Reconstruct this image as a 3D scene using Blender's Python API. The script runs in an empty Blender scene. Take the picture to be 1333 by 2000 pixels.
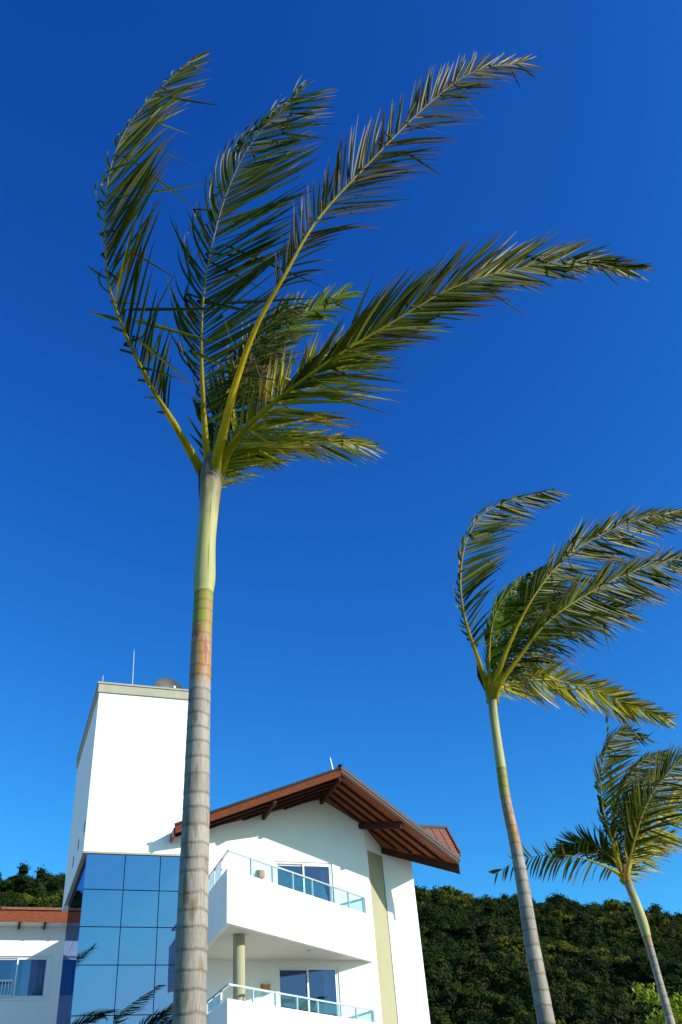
import bpy, math, random
import numpy as np
from mathutils import Vector, Matrix, noise
random.seed(7); RNG = np.random.default_rng(7)
sc = bpy.context.scene
C = sc.collection

# ------------------------------------------------------------------ camera
F_PX, IMG_W, IMG_H = 1790.0, 1333.0, 2000.0
PITCH, ROLL, YAW = 0.66443695, -0.09169553, 0.38728889
EYE = np.array([0.0, 0.0, 1.6])
def _basis():
    a, b, c = PITCH, ROLL, YAW
    fwd = np.array([math.sin(c)*math.cos(a), math.cos(c)*math.cos(a), math.sin(a)])
    right = np.array([math.cos(c), -math.sin(c), 0.0]); up = np.cross(right, fwd)
    return (math.cos(b)*right + math.sin(b)*up, -math.sin(b)*right + math.cos(b)*up, fwd)
CR, CU, CF = _basis()
cam = bpy.data.cameras.new("camera"); cam_o = bpy.data.objects.new("camera", cam); C.objects.link(cam_o)
cam.sensor_fit = 'VERTICAL'; cam.sensor_height = 24.0; cam.lens = 24.0*F_PX/IMG_H
cam.clip_start = 0.05; cam.clip_end = 6000
cam_o.matrix_world = Matrix(((CR[0], CU[0], -CF[0], EYE[0]), (CR[1], CU[1], -CF[1], EYE[1]), (CR[2], CU[2], -CF[2], EYE[2]), (0, 0, 0, 1)))
sc.camera = cam_o
sc.render.resolution_x = 682; sc.render.resolution_y = 1024
def ray(px, py): return CR*((px-666.5)/F_PX) - CU*((py-1000.0)/F_PX) + CF
def aty(px, py, Y):                       # point seen at a pixel on the vertical plane y = Y
    d = ray(px, py); return EYE + d*(Y/d[1])
def atd(px, py, D): return EYE + ray(px, py)*D   # point at distance D along the optical axis

# ------------------------------------------------------------------ light
SUN_AZ, SUN_EL = math.radians(133), math.radians(23)
SUN = Vector((math.sin(SUN_AZ)*math.cos(SUN_EL), math.cos(SUN_AZ)*math.cos(SUN_EL), math.sin(SUN_EL)))
w = bpy.data.worlds.new("World"); sc.world = w; w.use_nodes = True
nt = w.node_tree; bg = nt.nodes['Background']
sky = nt.nodes.new('ShaderNodeTexSky'); sky.sky_type = 'NISHITA'; sky.sun_disc = False
sky.sun_elevation = SUN_EL; sky.sun_rotation = SUN_AZ
sep = nt.nodes.new('ShaderNodeSeparateColor'); com = nt.nodes.new('ShaderNodeCombineColor')
nt.links.new(sky.outputs[0], sep.inputs[0])
for i, (gain, power) in enumerate(((2.05, 2.24), (2.95, 1.75), (2.08, 1.145))):   # the deep, clear blue of a polarised sky
    m0 = nt.nodes.new('ShaderNodeMath'); m0.operation = 'MULTIPLY'; m0.inputs[1].default_value = 0.1
    m1 = nt.nodes.new('ShaderNodeMath'); m1.operation = 'MINIMUM'; m1.inputs[1].default_value = 0.56
    m2 = nt.nodes.new('ShaderNodeMath'); m2.operation = 'POWER'; m2.inputs[1].default_value = power
    m3 = nt.nodes.new('ShaderNodeMath'); m3.operation = 'MULTIPLY'; m3.inputs[1].default_value = gain*10
    nt.links.new(sep.outputs[i], m0.inputs[0]); nt.links.new(m0.outputs[0], m1.inputs[0])
    nt.links.new(m1.outputs[0], m2.inputs[0]); nt.links.new(m2.outputs[0], m3.inputs[0]); nt.links.new(m3.outputs[0], com.inputs[i])
nt.links.new(com.outputs[0], bg.inputs[0]); bg.inputs[1].default_value = 0.1
sl = bpy.data.lights.new("sun", 'SUN'); sl.energy = 5.0; sl.angle = math.radians(0.53); sl.color = (1.0, 0.93, 0.82)
so = bpy.data.objects.new("sun", sl); C.objects.link(so); so.rotation_euler = SUN.to_track_quat('Z', 'Y').to_euler(); so.location = (30, -30, 40)
sc.view_settings.view_transform = 'Standard'; sc.view_settings.look = 'None'
sc.view_settings.exposure = 0.42; sc.view_settings.gamma = 1.0; sc.view_settings.use_curve_mapping = False

# ------------------------------------------------------------------ materials
def newmat(name):
    m = bpy.data.materials.new(name); m.use_nodes = True
    return m, m.node_tree.nodes, m.node_tree.links, m.node_tree.nodes['Principled BSDF']
def mat(name, col, rough=0.6, noise_scale=None, amount=0.15, bump=0.0, bump_scale=None, stretch=(1, 1, 1), spec=0.5, metal=0.0, col2=None):
    m, N, L, P = newmat(name)
    P.inputs['Base Color'].default_value = (*col, 1); P.inputs['Roughness'].default_value = rough
    P.inputs['Specular IOR Level'].default_value = spec; P.inputs['Metallic'].default_value = metal
    tc = N.new('ShaderNodeTexCoord'); mp = N.new('ShaderNodeMapping'); mp.inputs['Scale'].default_value = stretch
    geo = N.new('ShaderNodeNewGeometry'); L.new(geo.outputs['Position'], mp.inputs[0])
    if noise_scale:
        n = N.new('ShaderNodeTexNoise'); n.inputs['Scale'].default_value = noise_scale; n.inputs['Detail'].default_value = 6
        n.inputs['Roughness'].default_value = 0.65
        L.new(mp.outputs[0], n.inputs[0])
        r = N.new('ShaderNodeValToRGB'); r.color_ramp.elements[0].position = 0.3; r.color_ramp.elements[1].position = 0.72
        lo = tuple(c*(1-amount) for c in col); hi = col2 or tuple(min(1, c*(1+amount)) for c in col)
        r.color_ramp.elements[0].color = (*lo, 1); r.color_ramp.elements[1].color = (*hi, 1)
        L.new(n.outputs[0], r.inputs[0]); L.new(r.outputs[0], P.inputs['Base Color'])
    if bump:
        b = N.new('ShaderNodeTexNoise'); b.inputs['Scale'].default_value = bump_scale or 60; b.inputs['Detail'].default_value = 4
        L.new(mp.outputs[0], b.inputs[0])
        bp = N.new('ShaderNodeBump'); bp.inputs['Strength'].default_value = bump; bp.inputs['Distance'].default_value = 0.01
        L.new(b.outputs[0], bp.inputs['Height']); L.new(bp.outputs[0], P.inputs['Normal'])
    return m
M = {}
M['plaster'] = mat('plaster', (0.84, 0.83, 0.80), 0.85, 0.9, 0.05, 0.25, 45, stretch=(1, 1, 0.35), spec=0.2)
M['olive'] = mat('olive_plaster', (0.33, 0.31, 0.20), 0.85, 1.2, 0.07, 0.25, 45, spec=0.2)
M['cap'] = mat('cap_stone', (0.36, 0.34, 0.26), 0.7, 3, 0.12, spec=0.3)
M['soffit'] = mat('soffit_paint', (0.74, 0.70, 0.60), 0.9, 1.0, 0.04, spec=0.2)
M['wood'] = mat('varnished_wood', (0.20, 0.045, 0.018), 0.42, 5, 0.45, 0.2, 30, stretch=(1, 8, 8), col2=(0.30, 0.085, 0.03), spec=0.2)
M['darkwood'] = mat('dark_wood', (0.055, 0.022, 0.014), 0.7, 6, 0.4, stretch=(1, 5, 5), spec=0.08)
M['tile'] = mat('roof_tile', (0.20, 0.068, 0.04), 0.75, 6, 0.35, col2=(0.28, 0.105, 0.06))
M['tile_dark'] = mat('weathered_tile_edge', (0.03, 0.026, 0.025), 0.7, 8, 0.4)
M['metal'] = mat('bright_metal', (0.62, 0.62, 0.63), 0.35, metal=0.85)
M['flash'] = mat('flashing', (0.36, 0.33, 0.30), 0.6)
M['alu'] = mat('white_aluminium', (0.80, 0.80, 0.79), 0.4)
M['mullion'] = mat('dark_mullion', (0.012, 0.014, 0.018), 0.5)
M['room'] = mat('room_paint', (0.22, 0.20, 0.18), 0.9)
M['curtain'] = mat('curtain_cloth', (0.62, 0.68, 0.74), 0.9, 4, 0.1, stretch=(6, 6, 0.3))
M['lampwood'] = mat('honey_wood', (0.50, 0.20, 0.05), 0.5, 14, 0.35, stretch=(1, 1, 4))
M['dish'] = mat('dish_mesh', (0.055, 0.06, 0.06), 0.55, 30, 0.3)
M['lens'] = mat('frosted_lens', (0.7, 0.62, 0.5), 0.4)

def glass_mat(name, gloss, fac, base, solid):
    m, N, L, P = newmat(name); out = N['Material Output']; N.remove(P)
    g = N.new('ShaderNodeBsdfGlossy'); g.inputs['Color'].default_value = (*gloss, 1); g.inputs['Roughness'].default_value = 0.002
    b = N.new('ShaderNodeBsdfDiffuse' if solid else 'ShaderNodeBsdfTransparent'); b.inputs['Color'].default_value = (*base, 1)
    mx = N.new('ShaderNodeMixShader')
    fr = N.new('ShaderNodeLayerWeight'); fr.inputs['Blend'].default_value = 0.5; pw_ = N.new('ShaderNodeMath'); pw_.operation = 'POWER'; pw_.inputs[1].default_value = 4.5; L.new(fr.outputs['Facing'], pw_.inputs[0])
    mm = N.new('ShaderNodeMapRange'); mm.inputs[3].default_value = fac; mm.inputs[4].default_value = 1.0
    L.new(pw_.outputs[0], mm.inputs[0]); L.new(mm.outputs[0], mx.inputs[0])
    L.new(b.outputs[0], mx.inputs[1]); L.new(g.outputs[0], mx.inputs[2]); L.new(mx.outputs[0], out.inputs['Surface'])
    if solid:                                     # float glass is never quite flat
        geo = N.new('ShaderNodeNewGeometry'); n = N.new('ShaderNodeTexNoise'); n.inputs['Scale'].default_value = 1.1; n.inputs['Detail'].default_value = 1
        L.new(geo.outputs['Position'], n.inputs[0]); bp = N.new('ShaderNodeBump'); bp.inputs['Strength'].default_value = 0.06; bp.inputs['Distance'].default_value = 0.03
        L.new(n.outputs[0], bp.inputs['Height']); L.new(bp.outputs[0], g.inputs['Normal'])
    return m
M['mirror_glass'] = glass_mat('mirror_glass', (0.160, 0.225, 0.43), 0.92, (0.01, 0.03, 0.06), True)
M['window_glass'] = glass_mat('window_glass', (0.30, 0.38, 0.75), 0.17, (0.66, 0.74, 0.82), False)
M['rail_glass'] = glass_mat('balustrade_glass', (0.8, 0.95, 1.0), 0.05, (0.84, 0.95, 0.95), False)

def leaf_mat(name, transl=0.40, rough=0.42, gain=1.7, spec=0.2):
    m, N, L, P = newmat(name); out = N['Material Output']
    a = N.new('ShaderNodeAttribute'); a.attribute_name = 'Col'
    geo = N.new('ShaderNodeNewGeometry'); n = N.new('ShaderNodeTexNoise'); n.inputs['Scale'].default_value = 25; L.new(geo.outputs['Position'], n.inputs[0])
    mr = N.new('ShaderNodeMapRange'); mr.inputs[3].default_value = 0.7; mr.inputs[4].default_value = 1.3; L.new(n.outputs[0], mr.inputs[0])
    vm = N.new('ShaderNodeVectorMath'); vm.operation = 'SCALE'; L.new(a.outputs['Color'], vm.inputs[0]); L.new(mr.outputs[0], vm.inputs['Scale'])
    L.new(vm.outputs[0], P.inputs['Base Color']); P.inputs['Roughness'].default_value = rough; P.inputs['Specular IOR Level'].default_value = spec
    t = N.new('ShaderNodeBsdfTranslucent'); v2 = N.new('ShaderNodeVectorMath'); v2.operation = 'MULTIPLY'; v2.inputs[1].default_value = (gain*1.15, gain, gain*0.5)
    L.new(vm.outputs[0], v2.inputs[0]); L.new(v2.outputs[0], t.inputs['Color'])
    mx = N.new('ShaderNodeMixShader'); mx.inputs[0].default_value = transl
    L.new(P.outputs[0], mx.inputs[1]); L.new(t.outputs[0], mx.inputs[2]); L.new(mx.outputs[0], out.inputs['Surface'])
    return m
M['leaf'] = leaf_mat('palm_leaf'); M['tree_leaf'] = leaf_mat('tree_leaf', 0.35, 0.5, 1.6); M['forest_leaf'] = leaf_mat('forest_leaf', 0.22, 0.9, 1.5, 0.08)
def bark_mat():
    m, N, L, P = newmat('palm_bark')
    a = N.new('ShaderNodeAttribute'); a.attribute_name = 'Col'; geo = N.new('ShaderNodeNewGeometry')
    mp = N.new('ShaderNodeMapping'); mp.inputs['Scale'].default_value = (1, 1, 0.12); L.new(geo.outputs['Position'], mp.inputs[0])
    n = N.new('ShaderNodeTexNoise'); n.inputs['Scale'].default_value = 90; n.inputs['Detail'].default_value = 6; n.inputs['Roughness'].default_value = 0.7; L.new(mp.outputs[0], n.inputs[0])
    ra = N.new('ShaderNodeAttribute'); ra.attribute_name = 'Rough'
    mr = N.new('ShaderNodeMapRange'); mr.inputs[1].default_value = 0.3; mr.inputs[2].default_value = 0.7; mr.inputs[3].default_value = 0.66; mr.inputs[4].default_value = 1.2; L.new(n.outputs[0], mr.inputs[0])
    mx = N.new('ShaderNodeMix'); mx.data_type = 'FLOAT'; L.new(ra.outputs['Fac'], mx.inputs[0]); mx.inputs[2].default_value = 1.0; L.new(mr.outputs[0], mx.inputs[3])
    vm = N.new('ShaderNodeVectorMath'); vm.operation = 'SCALE'; L.new(a.outputs['Color'], vm.inputs[0]); L.new(mx.outputs[0], vm.inputs['Scale'])
    L.new(vm.outputs[0], P.inputs['Base Color']); P.inputs['Roughness'].default_value = 0.6; P.inputs['Specular IOR Level'].default_value = 0.3
    bp = N.new('ShaderNodeBump'); bp.inputs['Distance'].default_value = 0.004; L.new(ra.outputs['Fac'], bp.inputs['Strength']); L.new(n.outputs[0], bp.inputs['Height']); L.new(bp.outputs[0], P.inputs['Normal'])
    return m
M['bark'] = bark_mat()
M['twig'] = mat('twig_bark', (0.12, 0.085, 0.055), 0.85, 10, 0.4)
M['grass'] = mat('pale_sand', (0.56, 0.52, 0.45), 0.95, 1.5, 0.15, 0.5, 30)
M['earth'] = mat('forest_floor', (0.022, 0.026, 0.012), 0.95, 0.05, 0.4)

# ------------------------------------------------------------------ object helpers
ABS = {}
def _tag(o, label=None, cat=None, group=None, kind=None):
    if label: o['label'] = label
    if cat: o['category'] = cat
    if group: o['group'] = group
    if kind: o['kind'] = kind
    return o
def thing(name, loc, label, cat, group=None):
    o = bpy.data.objects.new(name, None); o.empty_display_size = 0.3; C.objects.link(o); o.location = loc
    ABS[o.name] = np.array(loc, float); return _tag(o, label, cat, group)
def link_mesh(me, name, center, material, parent=None, **kw):
    o = bpy.data.objects.new(name, me); C.objects.link(o)
    p = ABS[parent.name] if parent else np.zeros(3)
    if parent: o.parent = parent
    o.location = np.array(center) - p; ABS[o.name] = np.array(center, float)
    if material and not me.materials: me.materials.append(material)
    return _tag(o, **kw)
class MB:
    def __init__(s): s.v = []; s.f = []
    def poly(s, pts): n = len(s.v); s.v += [tuple(p) for p in pts]; s.f.append(tuple(range(n, n+len(pts)))); return s
    def hexa(s, p):          # 8 points, bottom ring then top ring
        n = len(s.v); s.v += [tuple(q) for q in p]
        for f in ((3, 2, 1, 0), (4, 5, 6, 7), (0, 1, 5, 4), (1, 2, 6, 5), (2, 3, 7, 6), (3, 0, 4, 7)): s.f.append(tuple(n+i for i in f))
        return s
    def box(s, x0, x1, y0, y1, z0, z1):
        return s.hexa([(x0, y0, z0), (x1, y0, z0), (x1, y1, z0), (x0, y1, z0), (x0, y0, z1), (x1, y0, z1), (x1, y1, z1), (x0, y1, z1)])
    def beam(s, a, b, wd, ht, up=(0, 0, 1), off=0.0):   # square bar from a to b; off shifts it along its own up
        a = np.array(a, float); b = np.array(b, float); d = (b-a)/np.linalg.norm(b-a)
        sd = np.cross(d, up); sd /= np.linalg.norm(sd); u = np.cross(sd, d)
        P = []
        for q in (-1, 1):
            for e, sg in ((a, -1), (a, 1), (b, 1), (b, -1)): P.append(e + sd*sg*wd/2 + u*(q*ht/2+off))
        return s.hexa(P)
    def prism(s, pts, z0, z1):
        n = len(s.v); k = len(pts)
        s.v += [(p[0], p[1], z0) for p in pts] + [(p[0], p[1], z1) for p in pts]
        s.f.append(tuple(n+i for i in reversed(range(k)))); s.f.append(tuple(n+k+i for i in range(k)))
        for i in range(k): j = (i+1) % k; s.f.append((n+i, n+j, n+k+j, n+k+i))
        return s
    def slab(s, pts, th):    # a sloped sheet: 3-D outline thickened upwards
        n = len(s.v); k = len(pts)
        s.v += [tuple(p) for p in pts] + [(p[0], p[1], p[2]+th) for p in pts]
        s.f.append(tuple(n+i for i in reversed(range(k)))); s.f.append(tuple(n+k+i for i in range(k)))
        for i in range(k): j = (i+1) % k; s.f.append((n+i, n+j, n+k+j, n+k+i))
        return s
    def tube(s, pts, radii, seg=10, cap=True):
        pts = [np.array(p, float) for p in pts]; n0 = len(s.v); ref = None
        for i, p in enumerate(pts):
            d = pts[min(i+1, len(pts)-1)] - pts[max(i-1, 0)]; d = d/np.linalg.norm(d)
            if ref is None: ref = np.cross(d, (0.31, 0.87, 0.12) if abs(d[1]) < 0.8 else (1, 0, 0.1))
            a = ref - d*(ref@d); a /= np.linalg.norm(a); ref = a; b = np.cross(d, a)
            r = radii[i] if hasattr(radii, '__len__') else radii
            for k in range(seg):
                t = 2*math.pi*k/seg; s.v.append(tuple(p + (a*math.cos(t)+b*math.sin(t))*r))
        for i in range(len(pts)-1):
            for k in range(seg):
                k2 = (k+1) % seg; q = n0+i*seg; s.f.append((q+k, q+k2, q+seg+k2, q+seg+k))
        if cap:
            s.f.append(tuple(n0+k for k in reversed(range(seg)))); q = n0+(len(pts)-1)*seg; s.f.append(tuple(q+k for k in range(seg)))
        return s
    def lathe(s, prof, center, seg=24, rot=None):   # prof: (r, z)
        n0 = len(s.v); c = np.array(center, float)
        for r, z in prof:
            for k in range(seg):
                t = 2*math.pi*k/seg; v = np.array((r*math.cos(t), r*math.sin(t), z))
                if rot is not None: v = np.array(rot @ Vector(v))
                s.v.append(tuple(c+v))
        for i in range(len(prof)-1):
            for k in range(seg):
                k2 = (k+1) % seg; q = n0+i*seg; s.f.append((q+k, q+k2, q+seg+k2, q+seg+k))
        return s
    def wall(s, x0, x1, z0, z1, y0, y1, holes=()):  # wall in the plane y = y0 (front) to y1 (back) with rectangular openings
        xs = sorted({x0, x1, *[h[0] for h in holes], *[h[1] for h in holes]}); zs = sorted({z0, z1, *[h[2] for h in holes], *[h[3] for h in holes]})
        def solid(x, z): return x0 < x < x1 and z0 < z < z1 and not any(h[0] < x < h[1] and h[2] < z < h[3] for h in holes)
        for i in range(len(xs)-1):
            for j in range(len(zs)-1):
                a, b, c, d = xs[i], xs[i+1], zs[j], zs[j+1]; mx, mz = (a+b)/2, (c+d)/2
                if not solid(mx, mz): continue
                s.poly([(a, y0, c), (b, y0, c), (b, y0, d), (a, y0, d)]); s.poly([(b, y1, c), (a, y1, c), (a, y1, d), (b, y1, d)])
                if not solid(a-1e-4, mz): s.poly([(a, y1, c), (a, y0, c), (a, y0, d), (a, y1, d)])
                if not solid(b+1e-4, mz): s.poly([(b, y0, c), (b, y1, c), (b, y1, d), (b, y0, d)])
                if not solid(mx, c-1e-4): s.poly([(a, y1, c), (b, y1, c), (b, y0, c), (a, y0, c)])
                if not solid(mx, d+1e-4): s.poly([(a, y0, d), (b, y0, d), (b, y1, d), (a, y1, d)])
        return s
    def build(s, name, material, parent=None, smooth=False, cols=None, rough=None, bevel=0.0, **kw):
        V = np.array(s.v, float); c = (V.min(0)+V.max(0))/2
        me = bpy.data.meshes.new(name); me.from_pydata((V-c).tolist(), [], s.f); me.update()
        if smooth: me.polygons.foreach_set('use_smooth', [True]*len(me.polygons))
        if cols is not None:
            a = me.color_attributes.new('Col', 'FLOAT_COLOR', 'POINT'); cc = np.ones((len(V), 4)); cc[:, :3] = cols; a.data.foreach_set('color', cc.ravel())
        if rough is not None:
            a = me.attributes.new('Rough', 'FLOAT', 'POINT'); a.data.foreach_set('value', np.array(rough, float))
        o = link_mesh(me, name, c, M[material], parent, **kw)
        if bevel:
            b = o.modifiers.new('bevel', 'BEVEL'); b.width = bevel; b.segments = 2; b.limit_method = 'ANGLE'
        return o

# ------------------------------------------------------------------ ground and hill
def hill_h(x, y):
    r = math.hypot(x, y); az = math.degrees(math.atan2(x, y))
    el = np.interp(az, [-60, -25, 0, 4, 13, 25, 30, 35, 40, 50, 75], [9, 13, 14.7, 15.0, 15.4, 13.6, 12.8, 11.6, 10.3, 9.2, 8])
    top = 430*math.tan(math.radians(el))
    t = (r-150)/280
    s = 0 if t <= 0 else (t*t*(3-2*t))**0.85 if t < 1 else 1 - min(1, (t-1)*0.5)**1.5*0.6
    return top*s + (noise.noise(Vector((x/38, y/38, 3)))*7 + noise.noise(Vector((x/15, y/15, 9)))*2.2)*min(1, max(0, t*3))
g = MB(); g.poly([(-3000, -3000, 0), (3000, -3000, 0), (3000, 3000, 0), (-3000, 3000, 0)]).build('ground', 'grass', kind='structure', label='pale sandy ground around the building and palms')
M['lawn'] = mat('lawn_grass', (0.040, 0.060, 0.012), 0.95, 3, 0.4, 0.6, 40)
MB().poly([(-60, -40, .004), (60, -40, .004), (60, 19, .004), (-60, 19, .004)]).build('lawn', 'lawn', kind='structure', label='unseen dark green lawn added to dim bounce light under the palms')  # out of view, added so less light bounces onto the frond undersides
MB().box(-60, 60, 19.0, 19.15, 0, .12).build('kerb', 'cap', kind='structure', label='pale kerb between the lawn and the forecourt')
hm = MB(); nx, ny = 110, 60
for j in range(ny):
    for i in range(nx):
        a = math.radians(-60+135*i/(nx-1)); r = 140+560*j/(ny-1); x, y = r*math.sin(a), r*math.cos(a); hm.v.append((x, y, hill_h(x, y)-1.0))
for j in range(ny-1):
    for i in range(nx-1): q = j*nx+i; hm.f.append((q, q+1, q+nx+1, q+nx))
hm.build('hill', 'earth', smooth=True, kind='structure', label='steep hill rising behind the building')

def crown_mesh(name, seed, base, leaf, n, flat):
    r = np.random.default_rng(seed); v = []; f = []; col = []
    lobes = [(r.normal(0, .42, 3)*np.array((1, 1, flat)), r.uniform(.38, .62)) for _ in range(7)] + [(np.zeros(3), .62)]
    for k in range(n):
        c, rad = lobes[r.integers(len(lobes))]
        d = r.normal(size=3); d /= np.linalg.norm(d)
        if d[2] < -0.3: d[2] *= -0.6
        p = c + d*rad*np.array((1, 1, flat*1.1))*r.uniform(.72, 1.08)
        nn = d + r.normal(0, .38, 3); nn /= np.linalg.norm(nn); a = np.cross(nn, r.normal(size=3)); a /= np.linalg.norm(a); b = np.cross(nn, a)
        sz = leaf*r.uniform(.6, 1.4); q = len(v)
        v += [p-a*sz, p-b*sz*.6+nn*sz*.2, p+a*sz, p+b*sz*.6]; f.append((q, q+1, q+2, q+3))
        cc = np.array(base)*r.uniform(.7, 1.32)*np.array((r.uniform(.85, 1.2), 1, r.uniform(.8, 1.2))); col += [cc]*4
    for c, rad in lobes:                      # opaque core added to block light, its colour darkened for inner shade
        q = len(v); R_ = rad*.74
        for th in (0.35, 1.1, 1.9):
            for k in range(7): ph = k*2*math.pi/7+th; v.append(c+R_*np.array((math.sin(th)*math.cos(ph), math.sin(th)*math.sin(ph), math.cos(th)*flat))*r.uniform(.85, 1.1)); col.append(np.array(base)*.9)
        for i in range(2):
            for k in range(7): k2 = (k+1) % 7; f.append((q+i*7+k, q+i*7+7+k, q+i*7+7+k2, q+i*7+k2))
        f.append(tuple(q+k for k in range(7)))
    me = bpy.data.meshes.new(name); me.from_pydata([tuple(p) for p in v], [], f); me.update()
    a = me.color_attributes.new('Col', 'FLOAT_COLOR', 'POINT'); cc = np.ones((len(v), 4)); cc[:, :3] = col; a.data.foreach_set('color', cc.ravel())
    me.materials.append(M['forest_leaf']); return me
protos = bpy.data.collections.new('forest_crowns')
specs = [((.024, .042, .009), .95), ((.015, .030, .008), 1.1), ((.034, .050, .008), .85), ((.012, .024, .008), 1.2), ((.070, .080, .010), .36), ((.040, .040, .014), .9), ((.018, .040, .008), 1.0)]
for k, (b, fl) in enumerate(specs): protos.objects.link(bpy.data.objects.new('crown_form_%s' % 'abcdefg'[k], crown_mesh('crown_form', 30+k, b, .085, 700, fl)))
fp = []; fs = []; fi = []
for k in range(11000):
    a = math.radians(RNG.uniform(-28, 62)); r = math.sqrt(RNG.uniform(165**2, 470**2)); x, y = r*math.sin(a), r*math.cos(a)
    az = math.degrees(a)
    if 6 < az < 21 and RNG.random() < .6: continue
    z = hill_h(x, y)
    kind = int(RNG.choice([0, 1, 2, 3, 5, 6])); sc_ = RNG.uniform(2.2, 5.0)
    if noise.noise(Vector((x/30, y/30, 21))) > .22 and RNG.random() < .35: kind = 4; sc_ *= 1.45
    fp.append((x, y, z+sc_*.45+RNG.uniform(0, 3.0))); fs.append(sc_); fi.append(kind)
me = bpy.data.meshes.new('forest'); me.from_pydata(fp, [], []); me.update()
at_ = me.attributes.new('size', 'FLOAT', 'POINT'); at_.data.foreach_set('value', fs)
at_ = me.attributes.new('form', 'INT', 'POINT'); at_.data.foreach_set('value', fi)
at_ = me.attributes.new('turn', 'FLOAT_VECTOR', 'POINT'); at_.data.foreach_set('vector', np.c_[RNG.uniform(-.2, .2, len(fp)), RNG.uniform(-.2, .2, len(fp)), RNG.uniform(0, 6.28, len(fp))].ravel())
forest = link_mesh(me, 'forest', (0, 0, 0), None, None, kind='stuff', label='dense dark green forest covering the hill behind the building')
gn = bpy.data.node_groups.new('forest_scatter', 'GeometryNodeTree')
gn.interface.new_socket('Geometry', in_out='INPUT', socket_type='NodeSocketGeometry'); gn.interface.new_socket('Geometry', in_out='OUTPUT', socket_type='NodeSocketGeometry')
gi = gn.nodes.new('NodeGroupInput'); go = gn.nodes.new('NodeGroupOutput'); iop = gn.nodes.new('GeometryNodeInstanceOnPoints'); ci = gn.nodes.new('GeometryNodeCollectionInfo')
ci.inputs['Collection'].default_value = protos; ci.inputs['Separate Children'].default_value = True
def named(nm, tp): n = gn.nodes.new('GeometryNodeInputNamedAttribute'); n.data_type = tp; n.inputs['Name'].default_value = nm; return n.outputs[0]
gn.links.new(gi.outputs[0], iop.inputs['Points']); gn.links.new(ci.outputs[0], iop.inputs['Instance']); iop.inputs['Pick Instance'].default_value = True
gn.links.new(named('form', 'INT'), iop.inputs['Instance Index']); gn.links.new(named('size', 'FLOAT'), iop.inputs['Scale']); gn.links.new(named('turn', 'FLOAT_VECTOR'), iop.inputs['Rotation'])
gn.links.new(iop.outputs[0], go.inputs[0])
md = forest.modifiers.new('scatter', 'NODES'); md.node_group = gn

# ------------------------------------------------------------------ stair tower
YF = 28.04                                     # the plane of the street front
T = thing('stair_tower', (4.0, 31.0, 0), 'tall windowless white tower above a blue mirror-glass stairwell', 'tower')
TX0, TX1, TZ0, TZ1 = 2.33, 5.62, 10.93, 16.06
MB().box(TX0, TX1, YF, 34.3, TZ0, TZ1).build('upper_wall', 'plaster', T)
cp = MB().box(TX0-.05, TX1+.05, YF-.05, 34.35, TZ1+.003, TZ1+.30).build('parapet_cap', 'cap', T, bevel=.01)
MB().box(TX0-.08, TX1+.08, YF-.08, 34.38, TZ1+.303, TZ1+.36).build('coping', 'cap', T)
MB().box(TX0+.22, TX1, YF+.10, 33.0, 0, TZ0-.003).build('curtain_wall_core', 'mullion', T)
MB().box(TX0, TX1, YF+.004, 33.4, TZ0-.05, TZ0-.004).build('edge_trim', 'cap', T)
XE = [2.435, 3.56, 4.60, 5.56]; ZE = [10.87, 9.86, 8.85, 7.86, 6.62, 5.6, 4.6, 3.6, 2.6, 1.6, .15]
def pane(parent, P, n, tilt=.0012):          # one glass pane, four corners, a hair out of plane
    n = np.array(n); P = [np.array(p, float) for p in P]; t = RNG.normal(0, tilt, 4)
    P = [p+n*t[i] for i, p in enumerate(P)]
    return MB().hexa([p-n*.02 for p in P]+[p for p in P]).build('glass_pane', 'mirror_glass', parent)
for i in range(3):
    for j in range(len(ZE)-1):
        x0, x1, z1, z0 = XE[i]+.012, XE[i+1]-.012, ZE[j]-.012, ZE[j+1]+.012
        pane(T, [(x0, YF+.03, z0), (x1, YF+.03, z0), (x1, YF+.03, z1), (x0, YF+.03, z1)], (0, -1, 0))
YE = [28.07, 29.7, 31.3, 32.95]
for i in range(3):
    for j in range(len(ZE)-1):
        y0, y1, z1, z0 = YE[i]+.012, YE[i+1]-.012, ZE[j]-.012, ZE[j+1]+.012
        pane(T, [(2.435, y1, z0), (2.435, y0, z0), (2.435, y0, z1), (2.435, y1, z1)], (-1, 0, 0))
for (px, py) in ((166, 1615), (154, 1650), (144, 1683), (139, 1602)):       # slit vents on the side
    d = ray(px, py); p = EYE+d*(TX0/d[0])
    if 28.2 < p[1] < 34.2: MB().box(TX0-.012, TX0-.002, p[1]-.09, p[1]+.09, p[2]-.16, p[2]+.16).build('vent_slit', 'mullion', T)
# rods and dish on the tower
def rod(base, top, r, label):
    b, t = np.array(base), np.array(top)
    o = thing('lightning_rod', tuple(b), label, 'lightning rod', 'lightning rods on the roofs')
    MB().tube([b, b+(t-b)*.02], r*2.6, 8).build('foot', 'metal', o)
    MB().tube([b+(t-b)*.02, b+(t-b)*.5, b+(t-b)*.93, t], [r, r*.9, r*.75, r*.15], 8).build('mast', 'metal', o)
zc = TZ1+.36
rod((3.45, 28.6, zc), (3.41, 28.6, 18.15), .022, 'tall thin lightning rod in the middle of the white tower top')
rod((2.42, 28.3, zc), (2.42, 28.3, 16.86), .02, 'short lightning rod on the left corner of the white tower')
D = thing('satellite_dish', (4.70, 28.95, zc), 'dark grey mesh satellite dish on top of the white tower', 'satellite dish')
MB().box(4.5, 4.9, 28.75, 29.15, zc, zc+.04).build('base_plate', 'metal', D)
MB().tube([(4.70, 28.95, zc+.04), (4.70, 28.95, zc+.34)], .04, 10).build('mast', 'metal', D)
rt = Matrix.Rotation(math.radians(18), 3, 'Z') @ Matrix.Rotation(math.radians(78), 3, 'X')
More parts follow.
